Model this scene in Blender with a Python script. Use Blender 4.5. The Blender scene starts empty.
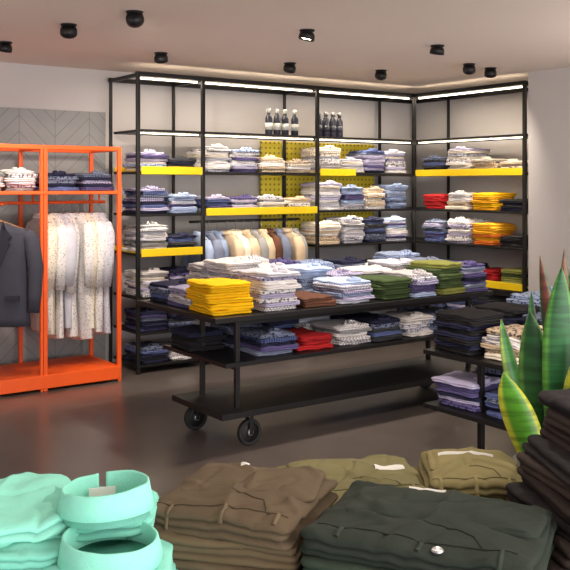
import bpy, math, random
from mathutils import Vector, Matrix, noise
from mathutils.bvhtree import BVHTree
random.seed(7)
C=bpy.context
def lin(c):
    c=c/255.0
    return c/12.92 if c<=0.04045 else ((c+0.055)/1.055)**2.4
def S(r,g,b): return (lin(r),lin(g),lin(b),1.0)
def plan(X,Z): return (0.8153*X+0.579*Z, -0.579*X+0.8153*Z)
PA=-math.radians(35.38)   # plan rotation of the foreground table / camera

# ---------------------------------------------------------------- materials
def newmat(name):
    m=bpy.data.materials.new(name); m.use_nodes=True
    nt=m.node_tree; b=nt.nodes['Principled BSDF']; return m,nt,b
def N(nt,t,**k):
    n=nt.nodes.new(t)
    for a,v in k.items(): setattr(n,a,v)
    return n
def simple(name,col,rough=0.5,metal=0.0,var=0.06,scale=20,bump=0.0,emit=None,es=0):
    m,nt,b=newmat(name)
    tc=N(nt,'ShaderNodeTexCoord'); nz=N(nt,'ShaderNodeTexNoise'); nz.inputs['Scale'].default_value=scale
    nz.inputs['Detail'].default_value=4
    nt.links.new(tc.outputs['Object'],nz.inputs['Vector'])
    mx=N(nt,'ShaderNodeMixRGB'); mx.inputs[1].default_value=tuple(c*(1-var) for c in col[:3])+(1,)
    mx.inputs[2].default_value=tuple(min(1,c*(1+var)) for c in col[:3])+(1,)
    nt.links.new(nz.outputs['Fac'],mx.inputs[0]); nt.links.new(mx.outputs[0],b.inputs['Base Color'])
    b.inputs['Roughness'].default_value=rough; b.inputs['Metallic'].default_value=metal
    if bump:
        bp=N(nt,'ShaderNodeBump'); bp.inputs['Strength'].default_value=bump; bp.inputs['Distance'].default_value=0.01
        nt.links.new(nz.outputs['Fac'],bp.inputs['Height']); nt.links.new(bp.outputs[0],b.inputs['Normal'])
    if emit:
        b.inputs['Emission Color'].default_value=emit; b.inputs['Emission Strength'].default_value=es
    return m
def cloth(name,kind='plain'):
    m,nt,b=newmat(name)
    at=N(nt,'ShaderNodeAttribute'); at.attribute_name='Col'
    tc=N(nt,'ShaderNodeTexCoord')
    nz=N(nt,'ShaderNodeTexNoise'); nz.inputs['Scale'].default_value=18; nz.inputs['Detail'].default_value=5
    nt.links.new(tc.outputs['Object'],nz.inputs['Vector'])
    mr=N(nt,'ShaderNodeMapRange'); mr.inputs[3].default_value=0.85; mr.inputs[4].default_value=1.12
    nt.links.new(nz.outputs['Fac'],mr.inputs[0])
    vm=N(nt,'ShaderNodeVectorMath',operation='SCALE')
    nt.links.new(at.outputs['Color'],vm.inputs[0]); nt.links.new(mr.outputs[0],vm.inputs['Scale'])
    out=vm.outputs[0]
    if kind!='plain':
        if kind in('floral','fine'):
            t=N(nt,'ShaderNodeTexVoronoi'); t.inputs['Scale'].default_value=48 if kind=='floral' else 62
            cr=N(nt,'ShaderNodeValToRGB'); cr.color_ramp.elements[0].position=0.34 if kind=='floral' else .22; cr.color_ramp.elements[1].position=0.44 if kind=='floral' else .36
            q=1 if kind=='floral' else .6
            cr.color_ramp.elements[0].color=(q,q,q,1); cr.color_ramp.elements[1].color=(0,0,0,1)
            nt.links.new(tc.outputs['Object'],t.inputs['Vector']); nt.links.new(t.outputs['Distance'],cr.inputs[0]); fac=cr.outputs[0]
        elif kind=='stripe':
            t=N(nt,'ShaderNodeTexWave'); t.inputs['Scale'].default_value=18; t.bands_direction='X'
            cr=N(nt,'ShaderNodeValToRGB'); cr.color_ramp.elements[0].position=0.6; cr.color_ramp.elements[1].position=0.8
            cr.color_ramp.elements[1].color=(.8,.8,.8,1)
            nt.links.new(tc.outputs['Object'],t.inputs['Vector']); nt.links.new(t.outputs['Fac'],cr.inputs[0]); fac=cr.outputs[0]
        else:
            t=N(nt,'ShaderNodeTexChecker'); t.inputs['Scale'].default_value=80
            nt.links.new(tc.outputs['Object'],t.inputs['Vector']); 
            ml=N(nt,'ShaderNodeMath',operation='MULTIPLY'); ml.inputs[1].default_value=.7; nt.links.new(t.outputs['Fac'],ml.inputs[0]); fac=ml.outputs[0]
        mx=N(nt,'ShaderNodeMixRGB'); 
        mu=N(nt,'ShaderNodeMixRGB',blend_type='MULTIPLY'); mu.inputs[0].default_value=1; mu.inputs[2].default_value=(0.18,0.20,0.28,1)
        nt.links.new(out,mu.inputs[1]); nt.links.new(out,mx.inputs[1]); nt.links.new(mu.outputs[0],mx.inputs[2]); nt.links.new(fac,mx.inputs[0])
        out=mx.outputs[0]
    nt.links.new(out,b.inputs['Base Color'])
    b.inputs['Roughness'].default_value=0.88
    b.inputs['Specular IOR Level'].default_value=0.2
    n2=N(nt,'ShaderNodeTexNoise'); n2.inputs['Scale'].default_value=320; n2.inputs['Detail'].default_value=2
    nt.links.new(tc.outputs['Object'],n2.inputs['Vector'])
    bp=N(nt,'ShaderNodeBump'); bp.inputs['Strength'].default_value=0.3; bp.inputs['Distance'].default_value=0.002
    nt.links.new(n2.outputs['Fac'],bp.inputs['Height']); nt.links.new(bp.outputs[0],b.inputs['Normal'])
    return m
M_cl=cloth('cloth_plain'); M_fl=cloth('cloth_floral','floral'); M_st=cloth('cloth_stripe','stripe'); M_ck=cloth('cloth_check','check'); M_ff=cloth('cloth_fine_print','fine')
CL=[M_cl,M_fl,M_st,M_ck]
M_black=simple('black_steel',S(24,23,24),0.45,0.3)
M_blackboard=simple('black_board',S(30,28,28),0.55)
M_yel=simple('yellow_tray_paint',S(240,205,15),0.45)
M_org=simple('orange_powder_coat',S(242,92,22),0.42)
M_wall=simple('wall_paint',S(196,192,192),0.9,scale=3,var=0.02)
M_ceil=simple('ceiling_plaster',S(226,212,202),0.9,scale=2,var=0.02)
M_led=simple('led_strip',S(255,240,215),0.5,emit=(1,0.84,0.62,1),es=10)
M_lens=simple('spot_lens',S(255,240,220),0.5,emit=(1,0.85,0.62,1),es=25)
M_lensdim=simple('spot_lens_dim',S(60,55,50),0.3,emit=(1,0.85,0.62,1),es=0.6)
M_steel=simple('brushed_steel',S(170,170,172),0.3,0.9)
M_rubber=simple('rubber',S(22,22,22),0.7)
M_white=simple('white_paper',S(205,205,200),0.7)
M_wood=simple('hanger_wood',S(150,105,65),0.5)
M_pot=simple('pot_ceramic',S(60,58,56),0.5)
M_soil=simple('soil',S(50,38,30),0.9,scale=80,bump=0.5)
M_bot=simple('bottle_body',S(52,54,66),0.25)
# floor
m,nt,b=newmat('polished_concrete'); M_floor=m
tc=N(nt,'ShaderNodeTexCoord'); n1=N(nt,'ShaderNodeTexNoise'); n1.inputs['Scale'].default_value=1.2; n1.inputs['Detail'].default_value=8
n1.inputs['Roughness'].default_value=0.65
cr=N(nt,'ShaderNodeValToRGB'); cr.color_ramp.elements[0].color=S(74,68,66); cr.color_ramp.elements[1].color=S(98,90,86)
cr.color_ramp.elements[0].position=0.3; cr.color_ramp.elements[1].position=0.7
nt.links.new(tc.outputs['Object'],n1.inputs['Vector']); nt.links.new(n1.outputs['Fac'],cr.inputs[0]); nt.links.new(cr.outputs[0],b.inputs['Base Color'])
b.inputs['Roughness'].default_value=0.28
# chevron tile wall
m,nt,b=newmat('chevron_tile'); M_tile=m
tc=N(nt,'ShaderNodeTexCoord'); sx=N(nt,'ShaderNodeSeparateXYZ'); nt.links.new(tc.outputs['Object'],sx.inputs[0])
def mth(op,a,bv=None,**k):
    n=N(nt,'ShaderNodeMath',operation=op)
    for i,q in enumerate((a,bv)):
        if q is None: continue
        if isinstance(q,(int,float)): n.inputs[i].default_value=q
        else: nt.links.new(q,n.inputs[i])
    return n.outputs[0]
pp=mth('PINGPONG',sx.outputs['X'],0.30)
su=mth('ADD',sx.outputs['Z'],pp)
fr=mth('FRACT',mth('DIVIDE',su,0.13))
l1=mth('LESS_THAN',fr,0.06)
fx=mth('FRACT',mth('DIVIDE',sx.outputs['X'],0.30)); l2=mth('LESS_THAN',fx,0.02)
ln=mth('MAXIMUM',l1,l2)
nz=N(nt,'ShaderNodeTexNoise'); nz.inputs['Scale'].default_value=5; nt.links.new(tc.outputs['Object'],nz.inputs['Vector'])
ca=N(nt,'ShaderNodeMixRGB'); ca.inputs[1].default_value=S(134,136,138); ca.inputs[2].default_value=S(150,151,152); nt.links.new(nz.outputs['Fac'],ca.inputs[0])
cb=N(nt,'ShaderNodeMixRGB'); cb.inputs[2].default_value=S(114,116,118); nt.links.new(ca.outputs[0],cb.inputs[1]); nt.links.new(ln,cb.inputs[0])
nt.links.new(cb.outputs[0],b.inputs['Base Color']); b.inputs['Roughness'].default_value=0.45
# perforated yellow panel
m,nt,b=newmat('perforated_yellow_panel'); M_perf=m
tc=N(nt,'ShaderNodeTexCoord'); sx=N(nt,'ShaderNodeSeparateXYZ'); nt.links.new(tc.outputs['Object'],sx.inputs[0])
ax=mth('SUBTRACT',mth('FRACT',mth('DIVIDE',sx.outputs['X'],0.05)),0.5); az=mth('SUBTRACT',mth('FRACT',mth('DIVIDE',sx.outputs['Z'],0.05)),0.5)
rr=mth('ADD',mth('MULTIPLY',ax,ax),mth('MULTIPLY',az,az)); h=mth('LESS_THAN',rr,0.05)
cb=N(nt,'ShaderNodeMixRGB'); cb.inputs[1].default_value=S(225,205,50); cb.inputs[2].default_value=S(150,130,40); nt.links.new(h,cb.inputs[0]); nt.links.new(cb.outputs[0],b.inputs['Base Color'])
# leaf
m,nt,b=newmat('snake_plant_leaf'); M_leaf=m
at=N(nt,'ShaderNodeAttribute'); at.attribute_name='Col'; tc=N(nt,'ShaderNodeTexCoord')
mp=N(nt,'ShaderNodeMapping'); mp.inputs['Scale'].default_value=(6,6,60); nt.links.new(tc.outputs['Object'],mp.inputs[0])
nz=N(nt,'ShaderNodeTexNoise'); nz.inputs['Scale'].default_value=1.2; nz.inputs['Detail'].default_value=3; nt.links.new(mp.outputs[0],nz.inputs['Vector'])
cr=N(nt,'ShaderNodeValToRGB'); cr.color_ramp.elements[0].position=0.42; cr.color_ramp.elements[1].position=0.58
cr.color_ramp.elements[0].color=(0.5,0.55,0.55,1); cr.color_ramp.elements[1].color=(1.0,1.0,1.0,1); nt.links.new(nz.outputs['Fac'],cr.inputs[0])
mu=N(nt,'ShaderNodeMixRGB',blend_type='MULTIPLY'); mu.inputs[0].default_value=1; nt.links.new(at.outputs['Color'],mu.inputs[1]); nt.links.new(cr.outputs[0],mu.inputs[2])
nt.links.new(mu.outputs[0],b.inputs['Base Color']); b.inputs['Roughness'].default_value=0.4

# ---------------------------------------------------------------- builder
class B:
    def __init__(s): s.v=[];s.f=[];s.m=[];s.c=[];s.sm=[]
    def add(s,vs,fs,mat=0,col=(0.5,0.5,0.5,1),smooth=False):
        o=len(s.v); s.v+= [tuple(p) for p in vs]
        s.c+= col if isinstance(col,list) else [col]*len(vs)
        for f in fs: s.f.append(tuple(i+o for i in f)); s.m.append(mat); s.sm.append(smooth)
    def box(s,x0,x1,y0,y1,z0,z1,mat=0,M=None,col=(0.5,0.5,0.5,1)):
        vs=[Vector((x,y,z)) for z in(z0,z1) for y in(y0,y1) for x in(x0,x1)]
        if M: vs=[M@p for p in vs]
        s.add(vs,[(0,2,3,1),(4,5,7,6),(0,1,5,4),(2,6,7,3),(0,4,6,2),(1,3,7,5)],mat,col)
    def rev(s,prof,M,n=20,mat=0,col=(0.5,0.5,0.5,1),smooth=True):
        vs=[];fs=[];k=len(prof)
        for r,z in prof:
            for i in range(n):
                a=2*math.pi*i/n; vs.append(M@Vector((r*math.cos(a),r*math.sin(a),z)))
        for j in range(k-1):
            for i in range(n):
                i2=(i+1)%n; fs.append((j*n+i,j*n+i2,(j+1)*n+i2,(j+1)*n+i))
        fs.append(tuple(range(n-1,-1,-1))); fs.append(tuple((k-1)*n+i for i in range(n)))
        s.add(vs,fs,mat,col,smooth)
    def tube(s,pts,rad,n=8,mat=0,col=(0.5,0.5,0.5,1),flat=1.0):
        pts=[Vector(p) for p in pts]; vs=[];fs=[]
        if not isinstance(rad,(list,tuple)): rad=[rad]*len(pts)
        for j,p in enumerate(pts):
            t=(pts[min(j+1,len(pts)-1)]-pts[max(j-1,0)]).normalized()
            up=Vector((0,1,0)) if abs(t.y)<0.9 else Vector((1,0,0))
            a=t.cross(up).normalized(); c=a.cross(t)
            for i in range(n):
                q=2*math.pi*i/n; vs.append(p+a*math.cos(q)*rad[j]+c*math.sin(q)*rad[j]*flat)
        for j in range(len(pts)-1):
            for i in range(n):
                i2=(i+1)%n; fs.append((j*n+i,j*n+i2,(j+1)*n+i2,(j+1)*n+i))
        fs.append(tuple(range(n-1,-1,-1))); fs.append(tuple((len(pts)-1)*n+i for i in range(n)))
        s.add(vs,fs,mat,col,True)
    def obj(s,name,mats,bevel=0,parent=None):
        me=bpy.data.meshes.new(name); me.from_pydata(s.v,[],s.f)
        for m in mats: me.materials.append(m)
        me.polygons.foreach_set('material_index',s.m); me.polygons.foreach_set('use_smooth',s.sm)
        ca=me.color_attributes.new('Col','FLOAT_COLOR','POINT')
        ca.data.foreach_set('color',[x for c in s.c for x in c])
        me.update(); o=bpy.data.objects.new(name,me); C.scene.collection.objects.link(o)
        if bevel:
            bm=o.modifiers.new('bevel','BEVEL'); bm.width=bevel; bm.segments=2; bm.limit_method='ANGLE'
        if parent: o.parent=parent
        return o

def rrect(a,b,rc,n):
    rc=min(rc,a*0.95,b*0.95); segs=[('l',2*(b-rc)),('c',math.pi*rc/2),('l',2*(a-rc)),('c',math.pi*rc/2)]*2
    L=sum(x[1] for x in segs); out=[]
    for i in range(n):
        d=L*i/n; k=0
        while d>segs[k][1]: d-=segs[k][1]; k+=1
        side=k//2; 
        if k%2==0:
            if side==0: p=(a,-b+rc+d,1,0)
            elif side==1: p=(a-rc-d,b,0,1)
            elif side==2: p=(-a,b-rc-d,-1,0)
            else: p=(-a+rc+d,-b,0,-1)
        else:
            cx,cy,a0=[(a-rc,b-rc,0),(-a+rc,b-rc,90),(-a+rc,-b+rc,180),(a-rc,-b+rc,270)][side]
            q=math.radians(a0)+d/rc; p=(cx+rc*math.cos(q),cy+rc*math.sin(q),math.cos(q),math.sin(q))
        out.append(p)
    return out
def slab(bd,M,w,d,h,col,mat=0,seed=0,n=28,g=2,amp=0.004,caps=(0.8,0.45),rnd=0.013,fq=14,crown=0.004,rc=0.02,st=(1,1),z0=0.0,oamp=None,crease=0.0,jk=0.0,sag=0.0):
    out=rrect(w/2,d/2,rc,n); lev=[]; R=random.Random(seed*13+5)
    if oamp is None: oamp=amp
    for k in range(g):
        jx,jy=R.uniform(-jk,jk),R.uniform(-jk,jk)
        for s in (0.0,0.2,0.5,0.8,1.0):
            if s==1.0 and k<g-1: continue
            end=(k==0 and s<0.5) or (k==g-1 and s>0.5)
            r=rnd if end else rnd*0.7
            lev.append(((k+s)/g,-r*(1-math.sin(math.pi*s)**0.6 if 0<s<1 else 1),k,s,jx,jy))
    lx,ly=lev[-1][4],lev[-1][5]
    vs=[];fs=[];cc=[]
    def dz(x,y):
        p=Vector((x*fq*st[0]+seed*3.1,y*fq*st[1]-seed,seed*1.7))
        v=amp*(noise.noise(p)+0.5*noise.noise(p*2.3)+0.25*noise.noise(p*5.1))
        if crease:
            c=noise.noise(Vector((x*fq*.9+y*fq*.5+seed,y*fq*.6-x*fq*.2,seed*2.3))); v+=crease*max(0,1-5*abs(c))**1.5
            c=noise.noise(Vector((x*fq*1.6-y*fq*.8-seed,y*fq*1.1,seed*4.3+7))); v-=crease*.6*max(0,1-6*abs(c))**1.5
        e=max(abs(x)/(w/2),abs(y)/(d/2)); v-=sag*max(0,e)**4
        return v
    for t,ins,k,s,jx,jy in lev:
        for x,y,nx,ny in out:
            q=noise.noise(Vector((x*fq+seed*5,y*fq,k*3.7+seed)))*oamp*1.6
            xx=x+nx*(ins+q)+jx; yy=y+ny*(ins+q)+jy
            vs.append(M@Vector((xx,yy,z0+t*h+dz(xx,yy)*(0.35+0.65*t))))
            kk=0.62 if (s==0.0) else 1.0  # shade in the grooves between folds, painted into the vertex colour
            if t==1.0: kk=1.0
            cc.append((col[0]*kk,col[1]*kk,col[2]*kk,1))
    nl=len(lev)
    for s in caps:
        for x,y,nx,ny in out:
            xx=(x-nx*rnd)*s+lx; yy=(y-ny*rnd)*s+ly
            vs.append(M@Vector((xx,yy,z0+h+crown*(1-s*s)+dz(xx,yy)))); cc.append(tuple(col[:3])+(1,))
    tot=nl+len(caps)
    for j in range(tot-1):
        for i in range(n):
            i2=(i+1)%n; fs.append((j*n+i,j*n+i2,(j+1)*n+i2,(j+1)*n+i))
    vs.append(M@Vector((lx,ly,z0+h+crown+dz(lx,ly)))); cc.append(tuple(col[:3])+(1,))
    for i in range(n): fs.append(((tot-1)*n+i,(tot-1)*n+(i+1)%n,len(vs)-1))
    fs.append(tuple(range(n-1,-1,-1)))
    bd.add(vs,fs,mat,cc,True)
def collar(bd,M,r,h,col,mat=0,n=18,seed=0,gap=0.35,ell=0.8,flare=0.012,th=0.004,wob=1.0,opn=math.pi/2,stand=0):
    prof=[(-0.12*r-th,0),(-0.06*r-th,h*0.55),(-th,h),(0,h*1.05),(th,h),(th+flare*0.5,h*0.55),(th+flare,0.02*h),(flare,0.0)]
    if stand: prof=[(-0.10*r-th,0),(-0.05*r-th,h*0.5),(-th,h*.97),(0,h*1.03),(th,h*.99),(th+flare*0.4,h*0.65),(th+flare*.9,0.26*h),(flare*.9,0.23*h),(flare*.35,h*.28),(flare*.3,0)]
    vs=[];fs=[];k=len(prof)
    for i in range(n+1):
        a=opn+gap/2+(2*math.pi-gap)*i/n
        hh=1+wob*(0.12*math.sin(a*1.0+seed)+0.05*noise.noise(Vector((math.cos(a)*2,math.sin(a)*2,seed))))
        wb=1+wob*0.05*noise.noise(Vector((math.cos(a)*1.5,math.sin(a)*1.5,seed+9)))
        for dr,z in prof:
            R=(r+dr)*wb; vs.append(M@Vector((R*math.cos(a),R*math.sin(a)*ell,z*hh)))
    for i in range(n):
        for j in range(k):
            j2=(j+1)%k; fs.append((i*k+j,(i+1)*k+j,(i+1)*k+j2,i*k+j2))
    fs.append(tuple(range(k))); fs.append(tuple(n*k+j for j in range(k-1,-1,-1)))
    bd.add(vs,fs,mat,tuple(min(1,c*1.05) for c in col[:3])+(1,),True)

P=dict(white=S(226,222,222),lilac=S(176,170,200),pale=S(200,200,212),blue=S(86,98,144),navy=S(38,40,64),beige=S(205,184,158),
 yellow=S(245,190,15),gold=S(222,158,30),red=S(170,34,38),dgreen=S(62,78,46),olive=S(122,126,64),black=S(32,31,34),rust=S(196,98,34),
 slate=S(112,120,144),denim=S(124,140,174),cream=S(232,222,205),purple=S(92,84,130),brown=S(95,62,48),grey=S(150,150,152),sky=S(160,176,208),char=S(58,60,66))
MIX=dict(w=['white','pale','white','white','cream','lilac'],l=['lilac','pale','purple','sky','white'],b=['blue','navy','slate','purple','lilac'],
 n=['navy','char','navy','blue'],y=['yellow'],g=['gold','gold','yellow'],t=['beige','cream','white','beige'],r=['red','red','brown'],
 G=['dgreen','olive','dgreen'],O=['olive','dgreen','grey'],k=['black','black','navy'],o=['rust','gold','rust'],c=['cream','white','beige'],
 d=['denim','sky','denim','slate'],e=['grey','white','pale','white'],R=['red'])
cnt=[0]
def stack(x,y,z,n,mix,rot=0,w=0.26,d=0.33,h=0.034,name=None,coll=None,hi=False):
    cnt[0]+=1; sd=cnt[0]; rnd=random.Random(sd*17)
    bd=B(); zz=0
    knit=mix in 'ygrROGo'
    if coll is None: coll=not knit and mix not in 'k'
    if not knit: n=int(round(n*1.3)); h=h*.77
    for i in range(n):
        cl=P[rnd.choice(MIX[mix])]; q=rnd.uniform(0.85,1.1); cl=tuple(min(1,c*q) for c in cl[:3])+(1,)
        mat=0 if knit or mix in 'kn' else rnd.choice([0,0,0,1,2,3])
        if mix=='n' and rnd.random()<.3: mat=1; cl=P['slate']
        hh=h*rnd.uniform(0.8,1.2); ro=rnd.uniform(-0.10,0.10)
        M=Matrix.Translation((rnd.uniform(-.014,.014),rnd.uniform(-.02,.014),zz))@Matrix.Rotation(ro,4,'Z')
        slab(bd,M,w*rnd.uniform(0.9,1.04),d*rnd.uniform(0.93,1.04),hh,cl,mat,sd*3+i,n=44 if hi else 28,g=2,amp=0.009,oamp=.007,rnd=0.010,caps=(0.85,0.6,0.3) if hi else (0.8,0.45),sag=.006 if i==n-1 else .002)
        if coll and (i==n-1 or i%3==0):
            top=i==n-1
            Mc=M@Matrix.Translation((rnd.uniform(-.01,.01),-d/2+0.045,hh*(0.8 if top else 0.2)))@Matrix.Rotation(0.22,4,'X')
            collar(bd,Mc,0.043,0.022,cl,mat,seed=sd+i,n=14,ell=.75,flare=.009)
        zz+=hh*0.97
    nm=name or ('folded_sweater_stack' if knit else ('folded_trouser_stack' if mix in 'k' else 'folded_shirt_stack'))
    o=bd.obj(nm,CL); o.location=(x,y,z+0.002); o.rotation_euler=(0,0,rot); return o

# ---------------------------------------------------------------- room
def room(name,x0,x1,y0,y1,z0,z1,mat):
    b=B(); b.box(x0,x1,y0,y1,z0,z1); return b.obj(name,[mat])
CH=2.5
room('floor',-2.2,7.2,-2.5,7.3,-0.1,0,M_floor)
room('ceiling',-2.2,7.2,-2.5,7.3,CH,CH+0.1,M_ceil)
room('wall_back',-2.2,7.2,7.1,7.3,0,CH,M_wall)
room('wall_left',-2.2,-2.0,-2.5,7.1,0,CH,M_wall)
room('wall_right',6.78,7.2,5.08,7.1,0,CH,M_wall)
room('wall_right_front',6.2,7.2,-2.5,5.08,0,CH,M_wall)
room('wall_tile_panel',-2.0,3.15,7.08,7.1,0,2.14,M_tile)
room('baseboard_right',6.18,6.2,-2.5,5.06,0,0.09,M_black)

# ---------------------------------------------------------------- wall shelving
HS=[1.97,1.63,1.285,0.965,0.61,0.33,0.07]
b=B(); p=0.015
XS=[3.17,3.77,4.98,6.2]; TOP=2.42
def post(x,y,t=p): b.box(x-t,x+t,y-t,y+t,0,TOP)
for x in XS: post(x,6.5); post(x,7.02,0.012)
post(6.2,5.12); post(6.68,5.12,0.012); post(6.68,6.5,0.012); post(6.68,7.02,0.012)
for y,t in((6.5,0.018),(7.02,0.014)):
    b.box(3.15,6.7 if y>7 else 6.22,y-t,y+t,TOP-0.026,TOP+0.01)
for x,t in((6.2,0.018),(6.68,0.014)): b.box(x-t,x+t,5.1,7.03,TOP-0.026,TOP+0.01)
for x in XS: b.box(x-0.012,x+0.012,6.5,7.02,TOP-0.03,TOP)
for y in (5.12,6.5): b.box(6.2,6.68,y-0.012,y+0.012,TOP-0.03,TOP)
def sh(x0,x1,y0,y1,z,mat=0): b.box(x0,x1,y0,y1,z-0.02,z,mat)
for z in HS:
    sh(3.186,3.754,6.49,7.0,z)
    if z not in (0.965,0.61,0.33): sh(3.786,4.964,6.49,7.0,z)
    sh(4.996,6.184,6.49,7.0,z)
    sh(6.216,6.66,5.136,7.0,z)
    sh(6.184,6.216,6.52,7.0,z)
def tray(x0,x1,y0,y1,z,side):
    b.box(x0,x1,y0,y1,z,z+0.006,1)
    if side=='x':
        b.box(x0,x1,y0-0.015,y0,z-0.024,z+0.040,1); b.box(x0,x1,y1-0.01,y1,z,z+0.040,1)
    else:
        b.box(x0-0.015,x0,y0,y1,z-0.024,z+0.040,1); b.box(x1-0.01,x1,y0,y1,z,z+0.040,1)
tray(3.19,3.75,6.485,6.99,1.63,'x'); tray(3.19,3.75,6.485,6.99,0.965,'x')
tray(3.79,4.96,6.485,6.99,1.285,'x'); tray(5.0,5.42,6.485,6.99,1.63,'x')
tray(6.21,6.65,5.14,6.48,1.63,'y'); tray(6.21,6.65,5.14,5.75,0.61,'y')
unit=b.obj('shelving_unit',[M_black,M_yel],0.003)
b=B(); b.box(4.72,4.96,7.04,7.055,0.9,1.94); b.box(5.0,6.14,7.04,7.055,0.9,1.94); b.obj('perforated_panel',[M_perf],parent=unit)
b=B()
for x0,x1 in((3.2,3.74),(3.8,4.95),(5.0,6.17)):
    b.box(x0,x1,6.54,6.56,TOP-0.040,TOP-0.030)
    b.box(x0,x1,6.525,6.535,1.936,1.943)
b.box(6.23,6.25,5.15,6.47,TOP-0.040,TOP-0.030); b.box(6.232,6.242,5.15,6.47,1.936,1.943)
b.obj('led_strips',[M_led],parent=unit)
def ledfill(x,y,z,sx_,sy_,E):
    l=bpy.data.lights.new('led_and_fill_lamp','AREA'); l.shape='RECTANGLE'; l.size=sx_; l.size_y=sy_; l.energy=E; l.color=(1,.85,.66)
    o=bpy.data.objects.new('led_and_fill_lamp',l); C.scene.collection.objects.link(o); o.location=(x,y,z); o.parent=unit
for x0,x1 in((3.2,3.74),(3.8,4.95),(5.0,6.17)):
    ledfill((x0+x1)/2,6.60,TOP-.042,x1-x0,.02,4.5*(x1-x0)); 
    for z in(1.945,1.605,1.26): ledfill((x0+x1)/2,6.54,z,x1-x0,.012,2.6*(x1-x0))  # two lower rows are unseen fill lamps added to brighten the bays
ledfill(6.3,5.8,TOP-.042,.02,1.3,6)
for z in(1.945,1.605,1.26): ledfill(6.24,5.8,z,.012,1.3,3.4)  # lower two again added fill, no strip there

def rowx(x0,x1,z,spec,y=6.70,dep=0.34):
    n=len(spec); wd=(x1-x0)/n
    for i,(k,c) in enumerate(spec):
        if c: stack(x0+wd*(i+.5),y+random.uniform(-.01,.01),z,c,k,w=min(0.27,wd*0.93),d=dep)
def rowy(y0,y1,z,spec,x=6.41):
    n=len(spec); wd=(y1-y0)/n
    for i,(k,c) in enumerate(spec):
        if c: stack(x,y0+wd*(i+.5),z,c,k,rot=-math.pi/2,w=min(0.27,wd*0.93),d=0.34)
T=0.007
rowx(3.2,3.74,1.63+T,[('l',5),('n',3)]); rowx(3.2,3.74,1.285,[('b',6),('l',5)]); rowx(3.2,3.74,0.965+T,[('e',7),('n',4)])
rowx(3.2,3.74,0.61,[('w',6),('b',6)]); rowx(3.2,3.74,0.33,[('b',5),('n',4)]); rowx(3.2,3.74,0.07,[('n',4),('e',3)])
rowx(3.8,4.95,1.63,[('w',7),('l',6),('t',4),('t',3)]); rowx(3.8,4.95,1.285+T,[('b',4),('b',4),('e',4),('c',3)])
rowx(3.8,4.95,0.07,[('n',4),('b',5),('l',4),('w',4)])
rowx(5.02,6.15,1.63+T,[('w',7),('w',4),('b',7),('w',6)]); rowx(5.02,6.15,1.285,[('w',8),('l',7),('c',6),('d',7)])
rowx(5.02,6.15,0.965,[('c',6),('e',7),('n',7),('l',7)]); rowx(5.02,6.15,0.61,[('b',6),('d',5),('l',5),('n',5)]); rowx(5.02,6.15,0.33,[('n',4),('b',5),('n',5),('k',5)])
rowy(5.16,6.46,1.63+T,[('c',3),('t',4),('w',7),('n',5)]); rowy(5.16,6.46,1.285,[('k',3),('g',5),('c',5),('R',4)])
rowy(5.16,6.46,0.965,[('k',3),('o',6),('w',7),('b',6)]); rowy(5.16,6.46,0.61+T,[('G',4),('r',4),('k',5),('n',5)])
rowy(5.16,6.46,0.33,[('k',4),('n',4),('b',5),('n',5)])

for xb in (4.55,4.64,4.73,4.84,5.12,5.205,5.29,5.37):
    b=B(); M=Matrix.Identity(4)
    b.rev([(0.03,0),(0.034,0.006),(0.034,0.15),(0.026,0.175),(0.016,0.19),(0.016,0.2)],M,mat=0)
    b.rev([(0.019,0.2),(0.02,0.235),(0.016,0.24)],M,mat=1)
    b.rev([(0.0345,0.05),(0.0345,0.11)],M,mat=1 if xb<4.95 else 0)
    o=b.obj('drink_bottle',[M_bot,M_white if xb<4.95 else M_steel])
    o.location=(xb,6.66,1.972)

# ---------------------------------------------------------------- hanging garments
def hshirt(bd,M,L,col,mat,seed,hw=0.215,th=0.04,sl=0.6):
    prof=[(0,.05,.5),(-.015,.09,.7),(-.04,.17,1),(-.075,hw,1.1),(-.2,hw*.96,1.1),(-.4,hw*.93,1),(-.65,hw*.95,1),(-L+0.03,hw*1.0,1.05),(-L,hw*1.0,1.0)]
    n=26; vs=[];fs=[]
    for z,a,t in prof:
        for i in range(n):
            q=2*math.pi*i/n; rp=noise.noise(Vector((math.cos(q)*2.4,math.sin(q)*2.4+seed,z*1.5)))*0.024
            x=a*math.cos(q); y=(th*t*abs(math.sin(q))**0.7*(1 if math.sin(q)>0 else -1))+rp*(1 if z<-.1 else .3)
            zz=z+(0.03*abs(math.cos(q))**2 if z==-L else 0)
            vs.append(M@Vector((x,y,zz)))
    for j in range(len(prof)-1):
        for i in range(n):
            i2=(i+1)%n; fs.append((j*n+i,j*n+i2,(j+1)*n+i2,(j+1)*n+i))
    fs.append(tuple(range(n-1,-1,-1))); fs.append(tuple((len(prof)-1)*n+i for i in range(n)))
    bd.add(vs,fs,mat,col,True)
    for s in(-1,1):
        pts=[M@Vector((s*hw*.82,0,-.06)),M@Vector((s*hw*1.05,0.0,-.15)),M@Vector((s*(hw+.03),0.01,-.35)),M@Vector((s*(hw+.02),0.02,-sl))]
        bd.tube(pts,[.04,.055,.05,.038],10,mat,col,0.7)
    collar(bd,M@Matrix.Translation((0,0,-.02))@Matrix.Rotation(math.pi,4,'Z'),.055,.035,col,mat,n=12,seed=seed,flare=.018)
    pts=[M@Vector((0,0,0)),M@Vector((0,0,.06)),M@Vector((0.02,0,.085)),M@Vector((0.0,0,.108)),M@Vector((-.02,0,.09))]
    bd.tube(pts,.0025,6,4,(0.5,)*4)
    bd.tube([M@Vector((-.18,0,-.05)),M@Vector((0,0,.006)),M@Vector((.18,0,-.05))],.007,6,5,(0.5,)*4)
HM=CL+[M_steel,M_wood,M_ff]
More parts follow.
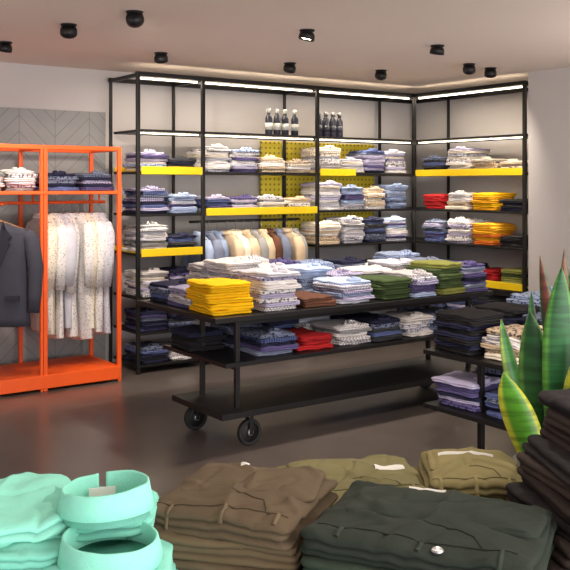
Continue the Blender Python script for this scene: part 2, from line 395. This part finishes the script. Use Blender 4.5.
def hang_row(name,x0,x1,n,y,zr,L,cols,mats,tw=0.35):
    bd=B()
    for i in range(n):
        x=x0+(x1-x0)*i/(n-1); rnd=random.Random(i*7+int(x0*10))
        M=Matrix.Translation((x,y+rnd.uniform(-.01,.01),zr-0.1))@Matrix.Rotation(math.pi/2+rnd.uniform(-tw,tw)*0.5-0.12,4,'Z')
        cl=P[cols[i%len(cols)]]
        hshirt(bd,M,L*rnd.uniform(.93,1.05),cl,rnd.choice(mats),i*3.3+x0,sl=rnd.uniform(.52,.6))
    return bd.obj(name,HM)
b=B(); b.tube([(3.785,6.76,1.2),(4.965,6.76,1.2)],0.012,12,0); b.obj('clothes_rail',[M_black],parent=unit)
hang_row('hanging_jackets_row',3.88,4.9,12,6.76,1.2,0.72,['sky','slate','denim','beige','cream','beige','grey','beige','brown','slate','beige','grey'],[0])

# ---------------------------------------------------------------- orange rack
b=B(); q=0.015
XR=[1.3,2.36,2.95]; y0,y1=6.38,6.92; zt=1.815
for x in XR:
    for y in(y0,y1): b.box(x-q,x+q,y-q,y+q,0,zt)
b.box(2.32,2.342,y0-q,y0+q,0,zt)
for y in(y0,y1): b.box(XR[0]-q,XR[-1]+q,y-q*1.01,y+q*1.01,zt-0.032,zt)
for x in XR: b.box(x-q*1.01,x+q*1.01,y0,y1,zt-0.032,zt); b.box(x-q*1.01,x+q*1.01,y0,y1,1.445,1.473)
b.box(XR[0],XR[-1],y0-0.018,y1,1.45,1.475)
b.box(XR[0],XR[-1],y0-0.02,y1+0.01,0.02,0.12)
rack=b.obj('orange_garment_rack',[M_org],0.004)
b=B(); b.tube([(1.3,6.64,1.385),(2.95,6.64,1.385)],0.012,12,0)
for x in(1.5,2.36,2.9): b.tube([(x,6.64,1.385),(x,6.64,1.45)],0.008,8,0)
b.tube([(2.04,6.64,1.385),(2.04,6.42,1.375),(2.04,6.36,1.38)],0.006,8,0)
b.obj('hanging_rail',[M_org],parent=rack)
def rowo(x0,x1,z,spec):
    wd=(x1-x0)/len(spec)
    for i,(k,c) in enumerate(spec): stack(x0+wd*(i+.5),6.6,z,c,k,w=min(.26,wd*.93),d=.34)
rowo(1.34,2.33,1.475,[('w',3),('w',4),('e',4),('e',5)]); rowo(2.38,2.93,1.475,[('n',4),('b',4)])
hang_row('hanging_shirts_row',2.42,2.9,9,6.64,1.385,0.93,['white','cream','white','pale','white'],[6,6,0,6])
hang_row('hanging_shirts_row',1.4,1.85,8,6.64,1.385,0.9,['slate','white','blue'],[0,6])
def blazer(loc,rot):
    bd=B(); M=Matrix.Translation(loc)@Matrix.Rotation(rot,4,'Z'); col=S(64,64,76); dk=S(48,48,58)
    prof=[(0,.055,.35),(-.02,.10,.6),(-.045,.18,.9),(-.08,.225,1.05),(-.2,.215,1.2),(-.36,.2,1.1),(-.5,.205,1.1),(-.68,.222,1.15),(-.74,.225,1.1)]
    n=48; vs=[];fs=[]; th=.075
    for z,a,t in prof:
        for i in range(n):
            qq=2*math.pi*i/n; r=noise.noise(Vector((math.cos(qq)*2,math.sin(qq)*2,z*3)))*.008
            vs.append(M@Vector((a*math.cos(qq),th*t*math.sin(qq)+r,z)))
    for j in range(len(prof)-1):
        for i in range(n):
            i2=(i+1)%n; fs.append((j*n+i,j*n+i2,(j+1)*n+i2,(j+1)*n+i))
    fs.append(tuple(range(n-1,-1,-1))); fs.append(tuple((len(prof)-1)*n+i for i in range(n)))
    bd.add(vs,fs,0,col,True)
    for s in(-1,1):
        bd.tube([M@Vector((s*.19,0,-.07)),M@Vector((s*.225,0,-.12)),M@Vector((s*.262,-.01,-.32)),M@Vector((s*.262,-.03,-.52)),M@Vector((s*.252,-.04,-.64))],[.045,.062,.056,.048,.042],14,0,col,.95)
        L=[(s*.045,.01),(s*.075,-.05),(s*.115,-.10),(s*.085,-.12),(s*.1,-.15),(s*.012,-.36),(0,-.34),(s*.02,-.15)]
        def yy(x,z): return -th*1.16*math.sqrt(max(0,1-(x/.22)**2))-.008
        f=[M@Vector((x,yy(x,z)-.006 if z<-.03 else -.045,z)) for x,z in L]; g=[M@Vector((x,yy(x,z)+.012,z)) for x,z in L]
        k=len(L); fc=[tuple(range(k)),tuple(range(2*k-1,k-1,-1))]+[(i,k+i,k+(i+1)%k,(i+1)%k) for i in range(k)]
        bd.add(f+g,fc,0,dk)
        bd.box(min(s*.07,s*.17),max(s*.07,s*.17),-.1,-.075,-.55,-.515,0,M,dk)
    v=[M@Vector((-.03,-.07,-.02)),M@Vector((.03,-.07,-.02)),M@Vector((0,-.098,-.34))]
    bd.add(v,[(0,2,1)],0,S(120,120,130))
    bd.box(-.002,.004,-.094,-.08,-.73,-.35,0,M,S(30,30,36))
    for z in(-.37,-.46): bd.rev([(.009,0),(.009,.004),(.005,.006)],M@Matrix.Translation((.018,-.088,z))@Matrix.Rotation(math.pi/2,4,'X'),12,0,S(20,20,22))
    bd.tube([M@Vector(t) for t in((0,0,0),(0,0,.07),(.022,0,.09),(0,0,.115),(-.02,0,.1))],.003,6,4,(0.5,)*4)
    bd.tube([M@Vector((-.17,0,-.05)),M@Vector((0,0,.012)),M@Vector((.17,0,-.05))],.01,8,5,(0.5,)*4)
    return bd.obj('grey_blazer',HM)
blazer((2.03,6.40,1.25),-0.62)

# ---------------------------------------------------------------- rolling display table
b=B()
tx0,tx1=2.60,4.92
b.box(tx0,tx1,4.34,5.36,0.73,0.76)
b.box(2.68,4.86,4.36,5.14,0.465,0.49)
b.box(2.62,4.9,4.30,4.90,0.185,0.22)
for x in(2.78,4.72):
    for y in(4.40,4.80): b.box(x-.014,x+.014,y-.014,y+.014,.2,.75)
for y in(4.40,4.8): b.box(2.78,4.72,y-.012,y+.012,.70,.73)
for x in(2.78,4.72): b.box(x-.012,x+.012,4.4,5.3,.705,.73); b.box(x-.012,x+.012,4.4,5.1,.44,.466)
def wheel(x,y,r=.078):
    M=Matrix.Translation((x,y,r))@Matrix.Rotation(math.pi/2,4,'X')
    b.rev([(r*.72,-.017),(r*.95,-.017),(r,-.01),(r,.01),(r*.95,.017),(r*.72,.017),(r*.72,-.017)],M,28,1)
    b.rev([(r*.25,-.02),(r*.25,.02)],M,16,2)
    b.rev([(r*.72,-.006),(r*.72,.006)],M,28,0)
    for s in(-1,1): b.box(x-.012,x+.012,y+s*.024-.002,y+s*.024+.002,r-.01,.19)
for x in(2.84,4.72):
    for y in(4.36,4.83): wheel(x-(.09 if y>4.5 and x<3 else 0),y)
b.obj('rolling_display_table',[M_black,M_rubber,M_steel],0.002)
H=0.76
def ts(x,y,n,k,z=H,**kw): stack(x,y,z,n,k,rot=random.uniform(-.06,.06),hi=True,**kw)
ts(2.77,4.58,6,'y',w=.29); ts(3.10,4.56,7,'w',w=.27); ts(3.39,4.54,2,'r',w=.25); ts(3.68,4.54,5,'l',w=.27); ts(4.02,4.54,4,'G',w=.26); ts(4.28,4.54,5,'l',w=.23); ts(4.52,4.54,6,'G',w=.24); ts(4.78,4.54,6,'b',w=.24)
for x,k,n in((2.8,'l',4),(3.08,'w',8),(3.36,'e',7),(3.64,'l',6),(3.92,'w',5),(4.2,'w',5),(4.48,'e',6),(4.76,'b',6)): ts(x,4.92,n,k,w=.26)
for x,k,n in((2.8,'n',4),(3.08,'e',7),(3.36,'w',8),(3.64,'l',7),(3.92,'l',6),(4.2,'b',6),(4.48,'w',5),(4.76,'d',7)): ts(x,5.2,n,k,w=.26,d=.28)
z2=.49
for x,k,n in((3.10,'b',4),(3.40,'R',3),(3.7,'e',4),(3.98,'n',4),(4.26,'w',4),(4.5,'d',4)): ts(x,4.58,n,k,z2,w=.26)
for x,k,n in((2.82,'k',3),(3.1,'n',4),(3.38,'n',5),(3.68,'w',6),(3.98,'n',5),(4.26,'w',6),(4.52,'d',6)): ts(x,4.93,n,k,z2,w=.26,d=.3)

# ---------------------------------------------------------------- second display table
b=B()
b.box(3.52,5.6,2.75,3.62,.575,.6); b.box(3.52,5.6,2.75,3.62,.275,.3)
for x in(3.64,5.5):
    for y in(2.85,3.3): b.box(x-.015,x+.015,y-.015,y+.015,0,.58)
    b.box(x-.012,x+.012,2.8,3.6,.55,.575)
b.obj('low_display_table',[M_black],0.002)
for x,y,n,k in((3.69,3.44,6,'k'),(3.74,3.12,5,'c'),(4.02,3.46,7,'k'),(4.34,3.46,8,'d'),(4.64,3.46,9,'d'),(4.04,3.12,6,'n'),(4.34,3.12,7,'d'),(4.66,3.1,7,'w'),(3.76,2.86,4,'w'),(4.95,3.46,9,'l'),(5.25,3.46,9,'d')):
    ts(x,y,n,k,.6,w=.27,d=.3)
for x,y,n,k in((3.70,3.44,5,'b'),(4.04,3.44,5,'n'),(3.74,3.1,4,'n'),(4.34,3.44,5,'b')): ts(x,y,n,k,.3,w=.27,d=.3)

# ---------------------------------------------------------------- foreground table (plan frame)
MP=Matrix.Rotation(PA,4,'Z')
TH=0.84
b=B(); b.box(-.75,1.0,1.0,1.90,TH-.035,TH,0,MP)
for x in(-.68,.93):
    for y in(1.06,1.84): b.box(x-.025,x+.025,y-.025,y+.025,0,TH-.03,0,MP)
b.obj('foreground_display_table',[M_blackboard],0.003)
capsH=tuple(1-i/26 for i in range(1,26))
def fslab(bd,X,Z,z,w,d,h,rot,col,seed,amp=.006,g=2,fq=9,**k):
    M=MP@Matrix.Translation((X,Z,z))@Matrix.Rotation(rot,4,'Z')
    slab(bd,M,w,d,h,col,k.pop('mat',0),seed,n=140,g=g,amp=amp,caps=capsH,rnd=k.pop('rnd',.006),fq=fq,crown=k.pop('crown',.005),rc=k.pop('rc',.014),**k)
    return M
def strip(bd,bvh,pts,wd,lift,mat,col,steps=24):
    P2=[Vector((p[0],p[1],0)) for p in pts]; res=[]
    for i in range(len(P2)-1):
        for s in range(steps): res.append(P2[i].lerp(P2[i+1],s/steps))
    res.append(P2[-1]); vs=[];fs=[]; nc=5
    for i,pn in enumerate(res):
        t=(res[min(i+1,len(res)-1)]-res[max(i-1,0)]).normalized(); nrm=Vector((-t.y,t.x,0))
        for j in range(nc):
            u=(j/(nc-1)-.5); w=MP@(pn+nrm*u*wd); hit=bvh.ray_cast(Vector((w.x,w.y,2.0)),Vector((0,0,-1)))
            zz=(hit[0].z if hit[0] else TH)+ (lift if 0<j<nc-1 else -0.001)
            vs.append((w.x,w.y,zz))
    for i in range(len(res)-1):
        for j in range(nc-1): fs.append((i*nc+j,i*nc+j+1,(i+1)*nc+j+1,(i+1)*nc+j))
    bd.add(vs,fs,mat,col,True)
def bvhof(bd): return BVHTree.FromPolygons([Vector(v) for v in bd.v],bd.f)
FM=CL+[M_steel,M_white]
mint=S(132,208,190); mintd=S(118,192,175)
b=B()
def fcol(X,Z,z,r,h,tilt,seed,rz=0.3,**k):
    M=MP@Matrix.Translation((X,Z,z))@Matrix.Rotation(rz,4,'Z')@Matrix.Rotation(tilt,4,'X')
    collar(b,M,r,h,mint,0,n=80,seed=seed,gap=.18,ell=.92,flare=.008,th=.0022,stand=1,**k); return M
zz=TH
for i in range(4):
    hh=.034; fslab(b,-.34+.006*(i%2),1.33-.004*i,zz,.34,.30,hh,0.10-.06*(i%3),mint if i%2 else mintd,60+i,amp=.006,oamp=.005,g=3,crease=.004,rnd=.008,jk=.006,rc=.04); zz+=hh*.97
fslab(b,-.415,1.35,zz,.20,.25,.034,.16,mintd,66,amp=.007,oamp=.006,g=3,crease=.006,rnd=.008,jk=.006,rc=.05)
fslab(b,-.262,1.30,zz-.002,.19,.19,.014,.05,mint,67,amp=.004,g=1,crease=.004,rnd=.006,rc=.06,sag=.008)
M2=fcol(-.246,1.262,zz+.008,.066,.044,.06,4,-.25,wob=.7)
fslab(b,-.43,1.37,zz+.034,.20,.24,.034,.24,mint,68,amp=.008,oamp=.006,g=3,crease=.008,rnd=.008,jk=.006,rc=.05,sag=.010)
fslab(b,-.30,1.37,zz+.034,.20,.17,.026,.05,mintd,69,amp=.005,g=2,crease=.006,rnd=.008,rc=.05,sag=.008)
M1=fcol(-.266,1.325,zz+.054,.063,.048,-.08,1,.3,wob=.8)
b.box(-.022,.018,.038,.040,.006,.034,5,M1)
E=Matrix.Scale(.9,4,(0,1,0))
b.rev([(.055,.003),(.055,.006)],M1@E,40,0,S(84,160,144))
b.rev([(.060,.010),(.060,.013)],M2@E,40,0,S(78,150,134))
b.obj('mint_shirt_stack',FM)
def trouser_pile(name,X,Z,top,w,d,rot,cols,nl,seed,g=3,amp=.006,jit=.010,seams=True,label=None,button=None,z0=TH,lean=(0,0)):
    b=B(); hh=(top-z0)/nl; rnd=random.Random(seed)
    for i in range(nl):
        c=cols[i%len(cols)]; q=rnd.uniform(.85,1.12); c=tuple(x*q for x in c[:3])+(1,)
        last=i==nl-1
        fslab(b,X+rnd.uniform(-jit,jit)+lean[0]*i,Z+rnd.uniform(-jit,jit)+lean[1]*i,z0+hh*i*.995,w*rnd.uniform(.95,1.03),d*rnd.uniform(.95,1.03),hh,rot+rnd.uniform(-.08,.08),c,seed+i,amp=amp if last else amp*.7,oamp=.004,g=g,crease=.006 if last else .002,jk=.006,sag=.008 if last else .001)
    X+=lean[0]*(nl-1); Z+=lean[1]*(nl-1)
    def L(u,v):
        cs,sn=math.cos(rot),math.sin(rot); return (X+u*w*cs-v*d*sn, Z+u*w*sn+v*d*cs)
    q=L(.04,.20); fslab(b,q[0],q[1],top-.006,w*.90,d*.56,.012,rot+.06,tuple(x*1.08 for x in c[:3])+(1,),seed+50,amp=.005,oamp=.004,g=1,crease=.005,rnd=.005,rc=.02,sag=.006)
    bv=bvhof(b); dk=tuple(x*.5 for x in c[:3])+(1,); lt=tuple(min(1,x*1.25) for x in c[:3])+(1,)
    if seams:
        strip(b,bv,[L(-.44,-.34),L(.44,-.34)],.0025,.0014,0,dk)
        strip(b,bv,[L(.30,-.34),L(.24,-.2),L(.08,-.12),L(.0,-.12)],.0025,.0014,0,dk)
        for u in(-.32,.04,.38): strip(b,bv,[L(u,-.45),L(u,-.34)],.008,.003,0,lt,8)
    if label:
        u,v,u2,v2,wd=label; strip(b,bv,[L(u,v),L(u2,v2)],wd,.003,5,(.8,.8,.8,1),8)
    if button:
        p=MP@Vector((*L(*button),0)); h=bv.ray_cast(Vector((p.x,p.y,2)),Vector((0,0,-1)))
        zt=h[0].z if h[0] else top
        b.rev([(.009,0),(.009,.003),(.0065,.005),(.005,.0035)],Matrix.Translation((p.x,p.y,zt)),24,4)
    b.obj(name,FM)
brown=S(98,84,64)
trouser_pile('olive_trouser_stack',-.075,1.45,1.025,.25,.25,-.30,[S(84,72,56),brown],5,100,label=(-.1,.32,-.04,.33,.012))
trouser_pile('green_trouser_stack',.125,1.70,.965,.27,.22,.12,[S(88,88,64),S(106,102,70)],4,120,label=(.18,.05,.40,.08,.018))
trouser_pile('dark_green_trouser_stack',.215,1.335,1.02,.33,.25,-.42,[S(40,48,42),S(50,62,52)],5,140,button=(.12,-.40),label=(-.18,.42,0,.44,.010))
trouser_pile('khaki_trouser_stack',.355,1.73,.975,.18,.22,-.1,[S(100,92,60),S(120,112,76)],4,160,label=(-.3,.2,.3,.2,.012))
trouser_pile('dark_jeans_stack',.475,1.45,1.165,.24,.26,.15,[S(48,40,38),S(60,50,46),S(36,33,36)],12,180,g=2,jit=.014,lean=(.0105,0))
trouser_pile('dark_trouser_stack',.55,1.14,.96,.25,.22,-.1,[S(40,38,38)],4,220)

# ---------------------------------------------------------------- plant
def leaf(bd,base,lean,L,w,ang,seed,gr,edge,mat=0,bend=.12):
    vs=[];cc=[];fs=[];nu=28;nc=11
    for i in range(nu+1):
        t=i/nu; ww=w*(0.5+0.5*math.sin(min(1,t*1.9)*math.pi/2))*(1-max(0,(t-.5)/.5)**2.6)+.0006
        cx=base[0]+lean[0]*t*L+bend*lean[0]*t*t*L; cy=base[1]+lean[1]*t*L+bend*lean[1]*t*t*L; cz=base[2]+L*t*math.sqrt(max(.1,1-lean[0]**2-lean[1]**2))
        tw=ang+.25*math.sin(t*3+seed); fx,fy=math.cos(tw),math.sin(tw)
        for j in range(nc):
            u=j/(nc-1)*2-1; cup=.35*ww*(u*u)
            p=MP@Vector((cx+fx*u*ww-fy*cup,cy+fy*u*ww+fx*cup,cz)); vs.append(p)
            cc.append(edge if abs(u)>.75 else gr)
    for i in range(nu):
        for j in range(nc-1): fs.append((i*nc+j,i*nc+j+1,(i+1)*nc+j+1,(i+1)*nc+j))
    bd.add(vs,fs,mat,cc,True)
b=B(); px,pz=.548,1.78
Mp=MP@Matrix.Translation((px,pz,TH))
b.rev([(.06,0),(.075,.01),(.09,.12),(.092,.125),(.084,.125),(.082,.11)],Mp,32,1); b.rev([(.08,.10),(.08,.108)],Mp,24,2)
g1=S(62,128,58); g2=S(38,96,50); ye=S(205,210,70); z=TH+.1
leaf(b,(px-.005,pz-.03,z),(-.03,-.1),.425,.034,.1,1,g2,S(90,150,60))
leaf(b,(px-.035,pz-.01,z),(-.07,0),.33,.036,-.3,2,g2,S(100,155,65))
leaf(b,(px-.045,pz-.05,z),(-.32,-.1),.235,.034,.3,3,S(95,165,50),ye)
leaf(b,(px-.03,pz+.03,z),(-.20,.1),.31,.028,.5,12,g1,S(150,180,70))
leaf(b,(px+.02,pz-.06,z),(.02,-.1),.29,.038,-.2,5,g1,ye)
leaf(b,(px+.04,pz+.02,z),(.13,.05),.44,.040,.5,6,g2,ye)
leaf(b,(px+.0,pz+.04,z),(-.08,.1),.36,.030,.9,7,g2,g1)
leaf(b,(px+.05,pz,z),(.04,0),.42,.040,-.5,8,g1,ye)
for a,l in((-.12,.44),(.02,.44),(.12,.41),(-.02,.45)): leaf(b,(px+.03,pz+.04,z),(a,-.02),l,.016,.2+a*3,9+a,S(110,60,50),S(60,100,50))
sol=b.obj('potted_snake_plant',[M_leaf,M_pot,M_soil]); mo=sol.modifiers.new('thick','SOLIDIFY'); mo.thickness=.002

# ---------------------------------------------------------------- ceiling spots
def spotfix(X,Z,tx,ty,tz,on=False,E=60,ang=75):
    x,y=plan(X,Z); b=B()
    b.rev([(.045,CH-.012),(.05,CH-.002),(.05,CH)],Matrix.Translation((0,0,0)),24,0)
    d=Vector((tx-x,ty-y,tz-(CH-.05))).normalized()
    R=d.to_track_quat('Z','Y').to_matrix().to_4x4()
    M=Matrix.Translation((0,0,CH-.032))@R
    b.rev([(.022,-.026),(.04,-.018),(.05,0),(.052,.03),(.047,.03),(.04,.014)],M,24,0)
    b.rev([(.04,.018),(.04,.02)],M,20,1)
    b.tube([(0,0,CH-.005),(0,0,CH-.03)],.014,10,0)
    o=b.obj('ceiling_spotlight',[M_black,M_lens if on else M_lensdim]); o.location=(x,y,0)
    l=bpy.data.lights.new('spot','SPOT'); l.energy=E; l.spot_size=math.radians(ang); l.spot_blend=.9; l.shadow_soft_size=.04; l.color=(1,.87,.72)
    lo=bpy.data.objects.new('spot_lamp',l); C.scene.collection.objects.link(lo)
    lo.parent=o; lo.location=Vector((0,0,CH-.032))+d*.05; lo.rotation_euler=d.to_track_quat('-Z','Y').to_euler()
spotfix(-1.32,5.43,2.6,6.6,1.0,E=90); spotfix(-.85,5.03,3.5,6.6,1.2,E=90); spotfix(-1.92,6.1,1.9,6.6,1.0,E=60)
spotfix(.14,5.63,3.1,4.7,.8,on=True,E=150,ang=85); spotfix(1.07,6.25,4.4,4.7,.8,E=150,ang=85)
spotfix(1.49,7.2,6.5,6.1,1.0,E=40,ang=90); spotfix(1.72,7.45,6.5,5.9,1.0,E=30,ang=90)
spotfix(.04,7.15,4.4,6.6,1.3,E=60); spotfix(.82,7.6,5.6,6.6,1.3,E=60); spotfix(-.92,6.6,3.5,6.6,1.0,E=60)
spotfix(.5,3.2,4.2,3.3,.6,E=130,ang=85); spotfix(-.5,2.8,*plan(-.2,1.4),1.0,E=24,ang=80); spotfix(.5,2.9,*plan(.3,1.4),1.0,E=65,ang=80)

def area(name,loc,size,E,rot,col=(1,.93,.86)):
    l=bpy.data.lights.new(name,'AREA'); l.shape='RECTANGLE'; l.size,l.size_y=size; l.energy=E; l.color=col
    o=bpy.data.objects.new(name,l); C.scene.collection.objects.link(o); o.location=loc; o.rotation_euler=rot
area('overhead_fill_light',(2.8,-0.4,2.46),(2.6,1.6),50,(0,0,0))  # added fill lamp behind the camera, no ceiling panel there
area('front_fill_light',(1.5,-2.3,1.2),(6,2.2),200,(math.radians(96),0,0),(1,.97,.96))  # added fill lamp on the open front side, out of view
area('uplight_fill',(-1.4,4.2,1.5),(1.0,2.6),75,(math.radians(180),0,0),(1,.92,.86))  # this and the next two: unseen lamps added to brighten the ceiling
area('uplight_fill',(5.6,1.6,1.5),(1.0,2.6),60,(math.radians(180),0,0),(1,.92,.86))
area('uplight_fill',(1.6,-1.2,1.5),(2.6,1.0),70,(math.radians(180),0,0),(1,.92,.86))

w=bpy.data.worlds.new('world'); C.scene.world=w; w.use_nodes=True
w.node_tree.nodes['Background'].inputs[0].default_value=(1,.95,.9,1); w.node_tree.nodes['Background'].inputs[1].default_value=1.4

cd=bpy.data.cameras.new('cam'); cam=bpy.data.objects.new('camera',cd); C.scene.collection.objects.link(cam)
cam.location=(0,0,1.52); cam.rotation_euler=(math.radians(90),0,PA)
cd.sensor_width=36; cd.lens=36*890/570; cd.shift_y=-100/570; cd.clip_start=.05
C.scene.camera=cam
C.scene.view_settings.view_transform='Standard'
